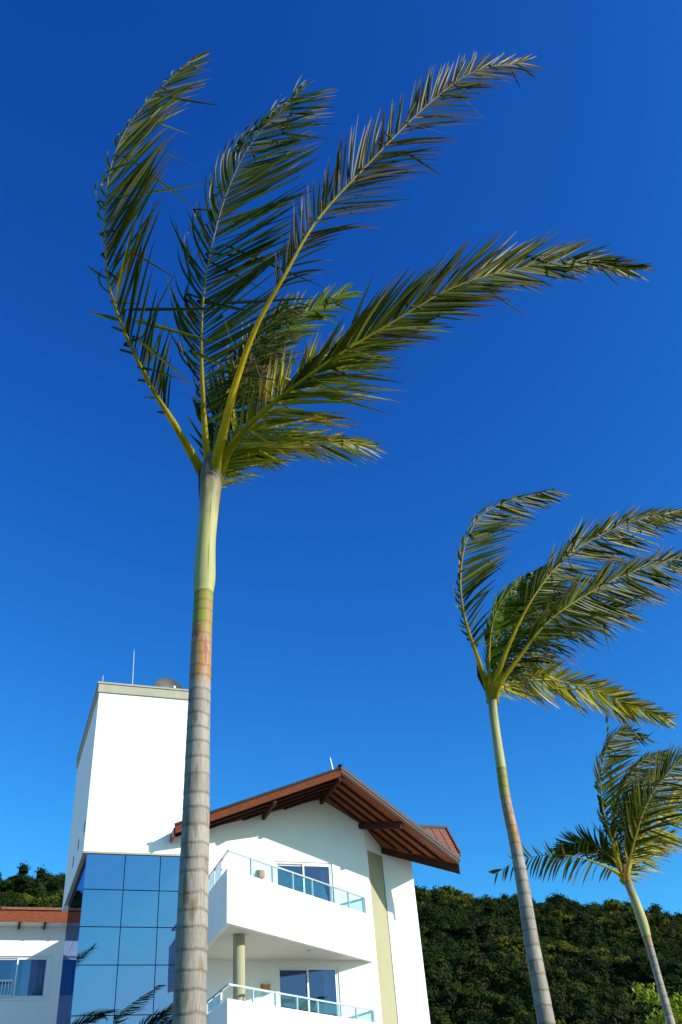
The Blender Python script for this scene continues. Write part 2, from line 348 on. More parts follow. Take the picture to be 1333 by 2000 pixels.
prof = [(r_*.06, .22*(r_/10)**2) for r_ in range(0, 11)]
prof[0] = (.004, 0)
dc = np.array((4.70, 29.0, zc+.22))
ds = MB().lathe(prof, dc, 36, rt).lathe([(a, b+.012) for a, b in prof], dc, 36, rt).build('reflector', 'dish', D, smooth=True)
def dloc(x, y, z): return dc + np.array(rt @ Vector((x, y, z)))
rim = [dloc(.604*math.cos(t), .604*math.sin(t), .223) for t in np.linspace(0, 2*math.pi, 37)]
MB().tube(rim, .014, 6, False).build('rim', 'dish', ds)
for k in range(8):
    t = k*math.pi/4; MB().tube([dloc(q*.6*math.cos(t), q*.6*math.sin(t), .22*q*q-.012) for q in (.1, .4, .7, 1)], .01, 6).build('rib', 'dish', ds)
for k in range(3):
    t = k*2.09+.4; MB().tube([dloc(.55*math.cos(t), .55*math.sin(t), .19), dloc(0, 0, .5)], .009, 6).build('feed_strut', 'metal', D)
MB().tube([dloc(0, 0, .45), dloc(0, 0, .55)], .045, 10).build('feed_horn', 'metal', D)

# ------------------------------------------------------------------ apartment house
H = thing('apartment_building', (9.4, 32.0, 0), 'white apartment house with gabled brown roof and angled glass-railed balconies', 'building')
RX = 9.78; ZU = 12.86                           # ridge line and the underside height there
SL, SR = .307, .57
def zu(x): return ZU - (SL*(RX-x) if x < RX else SR*(x-RX))
doors = [(8.12, 10.02, 5.02, 7.84), (8.14, 10.03, 8.03, 10.83), (8.12, 10.02, 2.1, 4.84)]
MB().wall(5.63, 11.2, 0, 11.0, YF, YF+.22, doors).build('wall', 'plaster', H)
gb = [(5.63, 11.0), (11.2, 11.0), (11.2, zu(11.2)+.04), (RX, ZU+.04), (5.63, zu(5.63)+.04)]
m = MB(); m.v = [(x, YF, z) for x, z in gb]+[(x, YF+.22, z) for x, z in gb]; m.f = [(0, 1, 2, 3, 4), (9, 8, 7, 6, 5)]+[(i, 5+i, 5+(i+1) % 5, (i+1) % 5) for i in range(5)]
m.build('gable_wall', 'plaster', H)
d2 = np.array((.8, .6)); cA = np.array((11.2, YF)); cB = np.array((11.29, YF+.0675)); cC = np.array((12.01, 28.6475))
def vwall(name, a, b, z0, z1a, z1b, th, material):
    n = np.array((b[1]-a[1], a[0]-b[0])); n = -n/np.linalg.norm(n)*th; q = MB()
    q.hexa([(*a, z0), (*b, z0), (*(b+n), z0), (*(a+n), z0), (*a, z1a), (*b, z1b), (*(b+n), z1b), (*(a+n), z1a)]); return q.build(name, material, H)
vwall('return_wall', cA, cB, 0, zu(11.2)+.04, zu(11.29)+.04, .2, 'plaster')
vwall('olive_panel', cB, cC, 0, 11.31, 11.31, .2, 'olive')
vwall('return_wall', cB, cC, 11.31, zu(11.29)+.04, zu(12.01)+.04, .2, 'plaster')
pw = MB(); pw.hexa([(12.012, 28.62, 0), (13.05, 28.62, 0), (13.05, 34, 0), (12.012, 34, 0), (12.012, 28.62, 11.62), (13.05, 28.62, 11.24), (13.05, 34, 11.24), (12.012, 34, 11.62)]); pw.build('pier', 'plaster', H)
MB().box(5.7, 12.0, 34, 39.9, 0, 12.2).build('rear_block', 'plaster', H)
MB().box(4.05, 5.69, 34.35, 39.9, 0, 12.15).build('link_block', 'plaster', H)
# roof
A = np.array((RX, 26.0)); RC = np.array((13.95, 27.0)); LC = np.array((4.90, 27.44)); EC = np.array((12.0, 28.62))
def u3(p, dz=0): return (p[0], p[1], zu(p[0])+dz)
RF = MB(); RF.slab([u3(LC, .10), u3(A, .10), (RX, 36.0, ZU+.10), (LC[0], 36.0, zu(LC[0])+.10)], .13)
roof = RF.build('roof', 'tile', H)
MB().slab([u3(A, .10), u3(RC, .10), u3(EC, .10), (12.0, 36.0, zu(12.0)+.10), (RX, 36.0, ZU+.10)], .13).build('roof_slope', 'tile', roof)
def planks(x0, x1, name):                      # tongue-and-groove boards under the overhang, each its own piece
    k = 0; step = .135 if x1 > x0 else -.135; x = x0
    while (x < x1-.01) if step > 0 else (x > x1+.01):
        xa, xb = sorted((x, x+step)); xa += .004; xb -= .004
        def ylim(xx):
            if xx < RX: return A[1]+(LC[1]-A[1])*(RX-xx)/(RX-LC[0])+.03
            return A[1]+(RC[1]-A[1])*(xx-RX)/(RC[0]-RX)+.03
        def yback(xx):
            if xx <= 12.0: return YF+.1 if xx < 11.2 else 28.8
            return EC[1]+(RC[1]-EC[1])*(xx-12.0)/(RC[0]-12.0)-.03
        if ylim(xa) < yback(xa)-.02 and ylim(xb) < yback(xb)-.02:
            P = [(xa, ylim(xa), zu(xa)+.07), (xb, ylim(xb), zu(xb)+.07), (xb, yback(xb), zu(xb)+.07), (xa, yback(xa), zu(xa)+.07)]
            MB().slab(P, .024).build('plank', 'wood', roof)
        x += step
planks(RX, 13.9, 'r'); planks(RX, 4.95, 'l')
def rake_y(x, inset): 
    return (A[1]+(LC[1]-A[1])*(RX-x)/(RX-LC[0]) if x < RX else A[1]+(RC[1]-A[1])*(x-RX)/(RC[0]-RX))+inset
for k, ins in enumerate((.40, .80, 1.20, 1.60)):   # rafters parallel to each rake
    xe = 13.86
    while xe > 10 and rake_y(xe, ins) > EC[1]+(RC[1]-EC[1])*(xe-12.0)/(RC[0]-12.0)-.06 and xe > 12.0: xe -= .02
    MB().beam((RX+.06, rake_y(RX+.06, ins), zu(RX+.06)+.03), (xe, rake_y(xe, ins), zu(xe)+.03), .06, .09).build('rafter', 'darkwood', roof)
    xe = LC[0]+.05
    while rake_y(xe, ins) > YF-.05 and xe < RX-.3: xe += .02
    if RX-xe > .5: MB().beam((RX-.06, rake_y(RX-.06, ins), zu(RX-.06)+.03), (xe, rake_y(xe, ins), zu(xe)+.03), .06, .09).build('rafter', 'darkwood', roof)
def purlin(a, b, top): 
    MB().beam(a, b, .10, .17, off=-.085).build('purlin', 'darkwood', roof)
purlin((RX, YF+.1, ZU+.03), (RX, 26.06, ZU+.03), 0)
purlin((7.80, YF+.1, zu(7.80)+.02), (7.80, rake_y(7.80, .06), zu(7.80)+.02), 0)
purlin((11.03, YF+.1, zu(11.03)+.02), (11.93, rake_y(11.93, .05), zu(11.93)+.04), 0)
def along(a, b, dz0, dz1, th, out, name, material):   # a board following the roof edge from a to b in plan
    a = np.array(a); b = np.array(b); d = (b-a)/np.linalg.norm(b-a); n = np.array((d[1], -d[0]))*out
    P = []
    for dz in (dz0, dz1):
        for q in (a, b, b+n*th, a+n*th): P.append((q[0], q[1], (zu(a[0]) if q is a or np.allclose(q, a+n*th) else zu(b[0]))+dz))
    return MB().hexa(P).build(name, material, roof)
along(LC, A, -.02, .20, .03, 1, 'fascia_board', 'wood'); along(LC-np.array((.03, 0)), A, .205, .275, .06, 1, 'verge_tile', 'tile_dark')
along(A, RC, .05, .165, .03, 1, 'fascia_board', 'darkwood')
along(A, RC, .168, .188, .04, 1, 'flashing', 'flash'); along(A, RC+np.array((.04, .01)), .205, .33, .07, 1, 'verge_tile', 'tile_dark')
along(RC, EC, -.20, .20, .04, 1, 'eave_beam', 'darkwood')
MB().slab([(4.90-.04, 27.5, zu(4.9)-.10), (4.90, 27.5, zu(4.9)-.10), (4.90, 34.4, zu(4.9)-.10), (4.86, 34.4, zu(4.9)-.10)], .28).build('eave_fascia', 'wood', roof)
rc = [(RX, y, ZU+.27) for y in np.arange(25.95, 36, .38)]
for p in rc: MB().lathe([(.10, 0), (.085, .42)], p, 12, Matrix.Rotation(math.radians(-90), 3, 'X')).build('ridge_tile', 'tile', roof)
# the roof of the rear wing showing past the gable
G1 = aty(872, 1624, 31.5); G0 = np.array((11.0, 31.5, G1[2])); G2 = aty(898, 1672, 29.75); G3 = np.array((11.0, 29.75, G2[2]))
rr = MB().slab([tuple(G3), tuple(G2), tuple(G1), tuple(G0)], .10).build('rear_roof', 'tile', H)
nrow = 9
for j in range(nrow):
    t0, t1 = j/nrow, (j+1.25)/nrow; a0, b0 = G3+(G0-G3)*t0, G2+(G1-G2)*t0; a1, b1 = G3+(G0-G3)*min(1, t1), G2+(G1-G2)*min(1, t1)
    ncol = 16
    q = MB()
    for i in range(ncol):
        f0 = i/ncol; f1 = (i+.9)/ncol; L_ = lambda a, b, f, dz: tuple(a+(b-a)*f+np.array((0, 0, dz)))
        q.hexa([L_(a0, b0, f0, .105), L_(a0, b0, f1, .105), L_(a1, b1, f1, .103), L_(a1, b1, f0, .103), L_(a0, b0, f0, .15), L_(a0, b0, f1, .15), L_(a1, b1, f1, .115), L_(a1, b1, f0, .115)])
    q.build('tile_course', 'tile', rr)
MB().beam(tuple(G0+(0, 0, .13)), tuple(G1+(.03, 0, .13)), .16, .10).build('ridge_tile', 'tile_dark', rr)
MB().beam(tuple(G2+(.02, 0, .07)), tuple(G1+(.02, 0, .07)), .05, .2).build('fascia_board', 'wood', rr)
MB().slab([(11.0, 31.5, G1[2]-.01), (13.0, 31.5, G1[2]-.01), (13.0, 34.0, G1[2]-1.0), (11.0, 34.0, G1[2]-1.0)], .1).build('rear_slope', 'tile', rr)
MB().slab([(13.22, 27.36, zu(13.22)+.12), (13.36, 27.44, 10.90), (13.80, 28.06, 11.02), (13.1, 28.9, 11.28), (12.05, 28.9, 11.45), (11.9, 28.45, zu(11.9)+.12)], .06).build('eave_plate', 'wood', rr)  # unseen plate, added and shaped to cast the roof shadow on the pier
MB().box(12.2, 13.02, 30.2, 33.8, 11.23, G2[2]+.2).build('rear_gable', 'plaster', H)

# balconies
def balcony(corner, c, zb, zt, zr, ymin):
    corner = np.array(corner); c = np.array(c); left = np.array((5.64, YF-.005))
    B = MB().prism([tuple(corner+(.02, .03)), tuple(c-(.02, .012)), tuple(left)], zb+.05, zb+.26).build('balcony', 'soffit', H)
    d = (c-corner)/np.linalg.norm(c-corner); n = np.array((-d[1], d[0]))     # inwards
    th = .13; ld = (left-corner)/np.linalg.norm(left-corner); ln = np.array((ld[1], -ld[0]))
    # mitred parapets
    ca = corner; ci_ = corner + (n*th+ld*0) ; s_ = th/abs(np.cross(d, ld)); ci_ = corner + (d+ld)*s_
    e1 = c; e1i = c + d*(-th*.1) + n*th*.98
    MB().prism([tuple(ca), tuple(e1-(0, .004)), (e1[0]-.16, YF-.004), tuple(ci_)], zb, zt).build('parapet', 'plaster', B)
    MB().prism([tuple(ca-ld*-.0), tuple(ci_), tuple(left+ln*th), tuple(left)], zb, zt-.001).build('parapet', 'plaster', B)
    rr_ = lambda p, z: (p[0], p[1], z)
    ctr = corner + (d+ld)*s_*.5
    a1 = ctr; b1 = c-d*.14+n*.06; a2 = ctr; b2 = left-ld*.03+ln*th/2
    MB().beam(rr_(a1-d*.025, zr), rr_(b1, zr), .055, .045).build('handrail', 'metal', B); MB().beam(rr_(a2+ld*.03, zr), rr_(b2, zr), .055, .045).build('handrail', 'metal', B)
    for a_, b_, n_ in ((a1, b1, 7), (a2, b2, 5)):
        L_ = np.linalg.norm(b_-a_); dd = (b_-a_)/L_
        for k in range(n_+1):
            if k == 0 and a_ is a2: continue
            p = a_+dd*min(L_-.02, max(.015, L_*k/n_)); MB().beam(rr_(p, zt), rr_(p, zr-.023), .05, .03, up=(dd[0], dd[1], 0)).build('post', 'metal', B)
            if k < n_:
                g0, g1 = a_+dd*(L_*k/n_+.05), a_+dd*(L_*(k+1)/n_-.05); MB().beam(rr_(g0, (zt+zr)/2), rr_(g1, (zt+zr)/2), .01, zr-zt-.09).build('glass_panel', 'rail_glass', B)
    MB().tube([(8.75, 26.9, zb+.02), (8.75, 26.9, zb+.052)], .06, 16).build('ceiling_light', 'lens', B)
    return B
B1 = balcony((5.68, 24.02), (11.17, YF), 7.94, 9.285, 9.78, 24)
B2 = balcony((5.80, 24.42), (11.16, YF), 4.94, 6.295, 6.63, 24)
MB().lathe([(.155, 4.99), (.155, 7.992)], (6.32, 25.35, 0), 32).build('column', 'olive', H, smooth=True)
MB().lathe([(.155, .0), (.155, 4.99)], (6.33, 25.7, 0), 32).build('column', 'olive', H, smooth=True)
# sliding doors
def folds(x0, x1, y, z0, z1, n=36, amp=.035):
    q = MB()
    for i in range(n+1):
        x = x0+(x1-x0)*i/n; yy = y+amp*math.sin(i*1.35)+amp*.5*math.sin(i*.53+1)
        q.v += [(x, yy, z0), (x, yy+.01*math.sin(i), z1)]
    q.f = [(2*i, 2*i+2, 2*i+3, 2*i+1) for i in range(n)]; return q
def slider(par, x0, x1, z0, z1, y, curt, name='sliding_door'):
    fr = MB(); t = .055
    fr.box(x0, x0+t, y+.03, y+.13, z0, z1).box(x1-t, x1, y+.03, y+.13, z0, z1).box(x0+t, x1-t, y+.03, y+.13, z1-t, z1).box(x0+t, x1-t, y+.03, y+.13, z0, z0+t)
    W = fr.build(name, 'alu', par)
    xm = (x0+x1)/2
    for (a, b, yy) in ((x0+t, xm+.03, y+.085), (xm-.03, x1-t, y+.045)):
        s_ = MB(); k = .05
        s_.box(a, a+k, yy, yy+.035, z0+t, z1-t).box(b-k, b, yy, yy+.035, z0+t, z1-t).box(a+k, b-k, yy, yy+.035, z1-t-k, z1-t).box(a+k, b-k, yy, yy+.035, z0+t, z0+t+k)
        sash = s_.build('sash', 'alu', W)
        MB().box(a+k-.005, b-k+.005, yy+.014, yy+.020, z0+t+k-.005, z1-t-k+.005).build('pane', 'window_glass', W)
    for (a, b) in curt: folds(a, b, y+.33, z0+.03, z1-.02).build('curtain', 'curtain', W, smooth=True)
    return W
for (x0, x1, z0, z1), curt in zip(doors, ([(9.64, 10.0), (8.10, 8.26)], [(9.74, 10.02), (8.12, 8.2)], [(9.4, 9.9)])):
    slider(H, x0, x1, z0, z1, YF, curt)
    r_ = MB(); a, b, c_, d_ = x0-.6, x1+.6, z0-.02, z1+.12
    for P in ([(a, 32, c_), (b, 32, c_), (b, 32, d_), (a, 32, d_)], [(a, YF+.23, c_), (a, 32, c_), (a, 32, d_), (a, YF+.23, d_)], [(b, 32, c_), (b, YF+.23, c_), (b, YF+.23, d_), (b, 32, d_)], [(a, YF+.23, d_), (a, 32, d_), (b, 32, d_), (b, YF+.23, d_)], [(a, YF+.23, c_), (b, YF+.23, c_), (b, 32, c_), (a, 32, c_)]): r_.poly(P)
    r_.build('room', 'room', H)
# wall lamps
def lamp(x, z, label, sx=1.0):
    o = thing('wall_lamp', (x, YF-.09, z-.14), label, 'wall lamp', 'wooden wall lamps on the balconies')
    wv = .14*sx
    MB().prism([(x-wv, YF-.002), (x-wv, YF-.03), (x-wv*.8, YF-.035), (x+wv*.8, YF-.035), (x+wv, YF-.03), (x+wv, YF-.002)], z-.10, z+.10).build('back_plate', 'lampwood', o)
    MB().prism([(x-wv*.75, YF-.036), (x-wv*.75, YF-.12), (x-wv*.4, YF-.15), (x+wv*.4, YF-.15), (x+wv*.75, YF-.12), (x+wv*.75, YF-.036)], z-.14, z+.06).build('shade', 'lampwood', o)
    MB().prism([(x-wv*.5, YF-.04), (x-wv*.5, YF-.11), (x+wv*.5, YF-.11), (x+wv*.5, YF-.04)], z+.061, z+.135).build('diffuser', 'lens', o)
lamp(7.76, 7.25, 'honey-coloured wooden wall lamp left of the lower balcony door')
lamp(7.68, 10.43, 'small honey-coloured wooden wall lamp left of the upper balcony door', .9)
rod((RX+.06, 26.75, ZU+.30), (RX-.06, 26.72, 13.80), .022, 'slanted lightning rod on the brown gable ridge')

# ------------------------------------------------------------------ side wing
YW = 40.0
WG = thing('side_wing', (-2.0, 43.0, 0), 'low white wing with brown roof fascia and curtained window behind the glass stairwell', 'building')
wwin = (.15, 2.46, 9.36, 10.83); wins = [wwin, (-4.4, -2.1, 9.36, 10.83), (.15, 2.46, 6.36, 7.83)]
MB().wall(-9, 4.0, 0, 12.45, YW, YW+.22, wins).build('wall', 'plaster', WG)
wf = MB().box(-9.6, 4.0, YW-.78, YW-.74, 11.88, 12.30).build('fascia_board', 'wood', WG)
MB().box(-9.6, 4.0, YW-.739, YW-.002, 11.90, 11.93).build('eave_plate', 'soffit', WG)
MB().slab([(-9.7, YW-.84, 12.31), (4.0, YW-.84, 12.31), (4.0, YW+5, 13.9), (-9.7, YW+5, 13.9)], .09).build('roof', 'tile', WG)
for x in np.arange(-9.3, 4.0, .95): MB().box(x-.035, x+.035, YW-.70, YW-.004, 11.80, 11.895).build('rafter_end', 'darkwood', WG)
for (x0, x1, z0, z1) in wins:
    Wn = slider(WG, x0, x1, z0, z1, YW, [(x0+1.35, x1-.1), (x0+.95, x0+1.12)], 'window')
    MB().box(x0-.08, x1+.08, YW-.06, YW+.02, z0-.06, z0-.002).build('sill', 'alu', Wn); MB().wall(x0-.09, x1+.09, z0-.003, z1+.09, YW-.03, YW-.002, [(x0, x1, z0-.003, z1)]).build('surround', 'alu', Wn)
    rl = MB().box(x0-.02, x0+1.05, YW-.14, YW-.11, z0+.58, z0+.62).box(x0-.02, x0+1.05, YW-.14, YW-.11, z0+.06, z0+.09)
    rr_ = rl.build('railing', 'alu', Wn)
    for x in np.arange(x0, x0+1.04, .115): MB().box(x-.012, x+.012, YW-.136, YW-.114, z0+.09, z0+.58).build('baluster', 'alu', rr_)
    q = MB(); a, b, c_, d_ = x0-.4, x1+.4, z0-.3, z1+.2
    for P in ([(a, YW+4, c_), (b, YW+4, c_), (b, YW+4, d_), (a, YW+4, d_)], [(a, YW+.23, c_), (a, YW+4, c_), (a, YW+4, d_), (a, YW+.23, d_)], [(b, YW+4, c_), (b, YW+.23, c_), (b, YW+.23, d_), (b, YW+4, d_)], [(a, YW+.23, d_), (a, YW+4, d_), (b, YW+4, d_), (b, YW+.23, d_)], [(a, YW+.23, c_), (b, YW+.23, c_), (b, YW+4, c_), (a, YW+4, c_)]): q.poly(P)
    q.build('room', 'room', WG)

# ------------------------------------------------------------------ palms
def catmull(P, n):
    P = np.array(P, float); Q = np.vstack([2*P[0]-P[1], P, 2*P[-1]-P[-2]]); out = []
    for i in range(1, len(Q)-2):
        for t in np.linspace(0, 1, 24, endpoint=False):
            a, b, c, d = Q[i-1], Q[i], Q[i+1], Q[i+2]
            out.append(.5*((2*b)+(-a+c)*t+(2*a-5*b+4*c-d)*t*t+(-a+3*b-3*c+d)*t**3))
    out.append(Q[-2]); out = np.array(out); s = np.r_[0, np.cumsum(np.linalg.norm(np.diff(out[:, :3], axis=0), axis=1))]
    u = np.linspace(0, s[-1], n); return np.array([[np.interp(q, s, out[:, k]) for k in range(out.shape[1])] for q in u]), s[-1]
WIND = CR*1.0 + CU*.10 + CF*.10; WIND = WIND/np.linalg.norm(WIND)
DOWN = np.array((0, 0, -1.0))
PAL = dict(green=((.026, .044, .002), (.058, .078, .003), (.13, .135, .005)), dark=((.020, .038, .003), (.036, .060, .004), (.070, .090, .005)),
           dry=((.030, .042, .004), (.060, .058, .010), (.13, .09, .045)), sunlit_yellow=((.17, .18, .008), (.30, .28, .020), (.42, .36, .09)), fresh=((.055, .105, .004), (.080, .13, .005), (.12, .16, .006)))  # brightest set: sunlight on some fronds painted into the leaf colour
TIP = np.array((.17, .105, .06)); TIP2 = np.array((.10, .055, .045))
def frond(palm, ctrl, Dc, L, sides, pal='green', n=85, t0=.14, r0=.036, width=.036, tipdry=.22, stem=(.36, .31, .012), kink=.11, seed=0, ym=.2, Yc=7.4, tip=.52, start=(411, 968)):
    """ctrl: (px, py, depth offset); sides: two dicts a (sweep angle), w (wind), g (droop), l (length), d (towards depth)"""
    rs = np.random.default_rng(1000+seed)
    ctrl = [(start[0]+(ctrl[0][0]-start[0])*.35, start[1], 0)]+list(ctrl)
    pts = [np.r_[atd(px, py, (Dc+dz)*(1-ym)+ym*(((aty(px, py, Yc)-EYE)@CF)+dz)), 0] for px, py, dz in ctrl]
    S, Ln = catmull(pts, 70); S = S[:, :3]; Tn = np.gradient(S, axis=0); Tn /= np.linalg.norm(Tn, axis=1)[:, None]
    ts = np.linspace(0, 1, 70)
    rad = [max(.003, .42*r0*(1-t)**1.1 + 1.25*r0*math.exp(-t*5.5) + .02*math.exp(-t*22)) for t in ts]
    rb = MB().tube(S, rad, 8)
    c0 = np.array(stem)*np.linspace(1, .55, 70)[:, None]; c0 = np.repeat(c0, 8, axis=0)*rs.uniform(.8, 1.2, (560, 1))
    fo = rb.build('frond', 'leaf', palm, smooth=True, cols=c0)
    V = []; Fc = []; CC = []; K = 8
    wp = np.array([.45, .85, 1, 1, .95, .8, .6, .36, .06])
    ph_ = rs.uniform(0, 50)
    def clump(t, k): return noise.noise(Vector((t*15+ph_, k*7.3, 2.1)))*1.4+noise.noise(Vector((t*45+ph_, k*3.1, 8.7)))*.6
    for si, sd in enumerate(sides):
        if not sd: continue
        sg = 1 if si == 0 else -1; nn = int(1.25*n*sd.get('n', 1))
        for i in range(nn):
            t = t0+(1-t0)*(i+rs.uniform(-.35, .35))/(nn-1); t = min(.995, max(t0, t))
            if rs.random() < sd.get('miss', .03): continue
            k = t*69; i0 = min(68, int(k)); fr = k-i0; P = S[i0]*(1-fr)+S[i0+1]*fr; Tt = Tn[i0]*(1-fr)+Tn[i0+1]*fr; Tt /= np.linalg.norm(Tt)
            side = np.cross(Tt, CF); side /= np.linalg.norm(side); side = side*sg + CF*(sd.get('d', 0)+rs.normal(0, .10)+.25*clump(t, si+5)); side /= np.linalg.norm(side)
            al = math.radians(sd['a']*(1-.60*t**1.6)+rs.normal(0, 3.5)+9*clump(t, si))
            d0 = Tt*math.cos(al)+side*math.sin(al)
            env = min(1, .45+(t-t0)/.16*.55)*(1-tip*max(0, (t-.6)/.4)**1.3)
            ll = 1.22*L*sd.get('l', 1)*env*rs.uniform(.85, 1.08)*(1+.16*clump(t, si+9)); kk = rs.integers(2, 6) if rs.random() < kink*sd.get('k', 1) else 99
            ww = width*rs.uniform(.75, 1.2)*(.6+.4*env); tw = rs.normal(sd.get('tw', 0), .45)
            gw = sd.get('w', .3)*rs.uniform(.45, 1.55)*(1+.5*clump(t, si+13)); gg = sd.get('g', .15)*rs.uniform(.4, 1.6)
            cur = P.copy(); d = d0; q0 = len(V); kd = None
            base = np.array(PAL[pal][rs.choice(3, p=(.45, .38, .17))])*rs.uniform(.8, 1.25)
            dry = rs.random() < .08; tl = rs.uniform(.55, .98) if rs.random() < tipdry*1.6 else 1.2
            tipc = TIP if rs.random() < .6 else TIP2
            for j in range(K+1):
                u = j/K
                if j:
                    d = d0 + WIND*gw*u**1.1 + DOWN*gg*u**1.5
                    if j >= kk:
                        if kd is None: kd = WIND*rs.uniform(.6, 1.2)+DOWN*rs.uniform(-.15, .75)+rs.normal(0, .3, 3)
                        d = kd
                    d = d/np.linalg.norm(d); cur = cur + d*ll/K
                wv = Tt-d*(Tt@d); nrm = np.linalg.norm(wv); wv = wv/nrm if nrm > .12 else np.cross(d, CF)
                wv = wv/np.linalg.norm(wv); nv = np.cross(d, wv); a_ = tw+(u*sd.get('spin', .35))
                wv2 = wv*math.cos(a_)+nv*math.sin(a_); nv2 = np.cross(d, wv2); hw = ww*.5*wp[j]
                V += [cur-wv2*hw, cur+nv2*hw*.42, cur+wv2*hw]
                f_ = min(1, max(0, (u-tl)/.22)); cc = base*(1-f_)+tipc*f_
                if dry: cc = cc*.45+TIP*.5*.55
                CC += [cc, cc*1.12, cc]
            for j in range(K):
                q = q0+j*3; Fc.append((q, q+1, q+4, q+3)); Fc.append((q+1, q+2, q+5, q+4))
    m_ = MB(); m_.v = V; m_.f = Fc; m_.build('leaflets', 'leaf', fo, cols=np.array(CC), smooth=True, kind='stuff')
    return fo
def trunk(palm, ctr, wid, Y, y_shaft, y_green, y_old, ring0, seed):
    """ctr: pixel centre line, top to bottom; wid: pixel widths; y_*: pixel rows where crownshaft, green and orange zones end"""
    P3 = [aty(px, py, Y) for px, py in ctr]
    dep = [(p-EYE)@CF for p in P3]; R3 = [wq/2/F_PX*dd for wq, dd in zip(wid, dep)]
    b = P3[-1]+(P3[-1]-P3[-2])/(P3[-1][2]-P3[-2][2])*(0-P3[-1][2]); P3.append(b); R3.append(R3[-1]*1.12)
    Q, Ln = catmull([np.r_[p, r] for p, r in zip(P3, R3)], int(np.linalg.norm(P3[0]-b)/.008))
    def zrow(row): return aty(np.interp(row, [c[1] for c in ctr], [c[0] for c in ctr]), row, Y)[2]
    zs, zg, zo = zrow(y_shaft), zrow(y_green), zrow(y_old)
    rs = np.random.default_rng(seed); rings = []; z = zs-.03
    while z > 0: rings.append(z); z -= ring0*rs.uniform(.75, 1.25)*(1 if z < zo else .9)
    rings = np.array(rings); tint = rs.uniform(.85, 1.12, len(rings)+1)
    def part(rows, name, shaft):
        m_ = MB(); seg = 56; cols = []; rg = []
        for q in rows:
            z = q[2]; k = int(np.searchsorted(-rings, -z)); dn = min([abs(z-r) for r in rings[max(0, k-1):k+1]] or [9])
            up = rings[k-1] if 0 < k <= len(rings) else zs; lo = rings[k] if k < len(rings) else 0; fr = (z-lo)/max(.02, up-lo)
            for s_ in range(seg):
                a = 2*math.pi*s_/seg; ca, sa = math.cos(a), math.sin(a); r = q[3]
                wob = noise.noise(Vector((ca*1.4, sa*1.4, z*1.6+seed)))
                blot = noise.noise(Vector((ca*2.2+seed, sa*2.2, z*4.5))); ff = noise.noise(Vector((ca*9, sa*9, z*2+seed)))
                if not shaft:
                    zz = z+.018*wob+.008*noise.noise(Vector((ca*4, sa*4, k*3.1)))
                    dr = min([abs(zz-r_) for r_ in rings[max(0, k-2):k+2]] or [9]); line = math.exp(-(dr/.011)**2)
                    r *= 1+.010*wob+.022*(1-fr)**2-.020*line
                    grey = np.array((.285, .250, .215))*tint[min(k, len(tint)-1)]*(1+.14*wob+.10*ff)
                    young = np.array((.22, .24, .03)) if blot > -.05 else np.array((.30, .18, .05))
                    mid = np.array((.36, .17, .03)) if blot > .1 else np.array((.31, .21, .16))
                    if blot < -.34: mid = np.array((.26, .07, .045))
                    fz = min(1, max(0, (z-zg)/.18+.5)); c = young*fz+mid*(1-fz); fo_ = min(1, max(0, (z-zo)/.15+.5+.4*blot)); c = c*fo_+grey*(1-fo_)
                    st = max(0, blot-.24)*2.8*(1-fo_); c = c*(1-min(.75, st))+np.array((.17, .11, .05))*min(.75, st)
                    lw = line*(.52*(1-fo_)+.6*fo_); c = c*(1-lw)+(np.array((.10, .055, .028))*(1-fo_)+np.array((.19, .09, .05))*fo_)*lw
                    rg.append(.35+.65*(1-fo_))
                else:
                    h = (z-zs)/max(.1, rows[0][2]-zs); r *= 1+.05*wob*(h**2)+.04*h*h*math.sin(a*3+seed)
                    c = np.array((.34, .325, .13))*(1+.16*wob+.07*ff)
                    if h > .5: f_ = min(1, (h-.5)/.3+.5*blot); f_ = max(0, f_); c = c*(1-f_)+np.array((.13, .098, .065))*f_*(1+.5*ff)+0*c
                    seam = math.exp(-((a-(4.9-.35*h))/.035)**2); c = c*(1-.7*seam)
                    if blot > .38 and h < .9: c = c*.6+np.array((.40, .27, .20))*.4
                    rg.append(.25)
                m_.v.append((q[0]+ca*r, q[1]+sa*r, z)); cols.append(np.clip(c, .01, .9))
        for i in range(len(rows)-1):
            for s_ in range(seg): s2 = (s_+1) % seg; q = i*seg; m_.f.append((q+s_, q+seg+s_, q+seg+s2, q+s2))
        m_.f.append(tuple(reversed(range(seg)))); q = (len(rows)-1)*seg; m_.f.append(tuple(q+s_ for s_ in range(seg)))
        return m_.build(name, 'bark', palm, smooth=True, cols=np.array(cols), rough=rg)
    iz = next(i for i, q in enumerate(Q) if q[2] < zs)
    part(Q[iz:], 'trunk', False); part(Q[:iz+1], 'crownshaft', True)
def palm_at(base_px, Y, ctr, label):
    p = [aty(px, py, Y) for px, py in ctr[-2:]]; b = p[1]+(p[1]-p[0])/(p[1][2]-p[0][2])*(0-p[1][2])
    return thing('palm_tree', (b[0], b[1], 0), label, 'palm tree', 'wind-blown palms in front of the building')
def dep(px, py, Y): return (aty(px, py, Y)-EYE)@CF

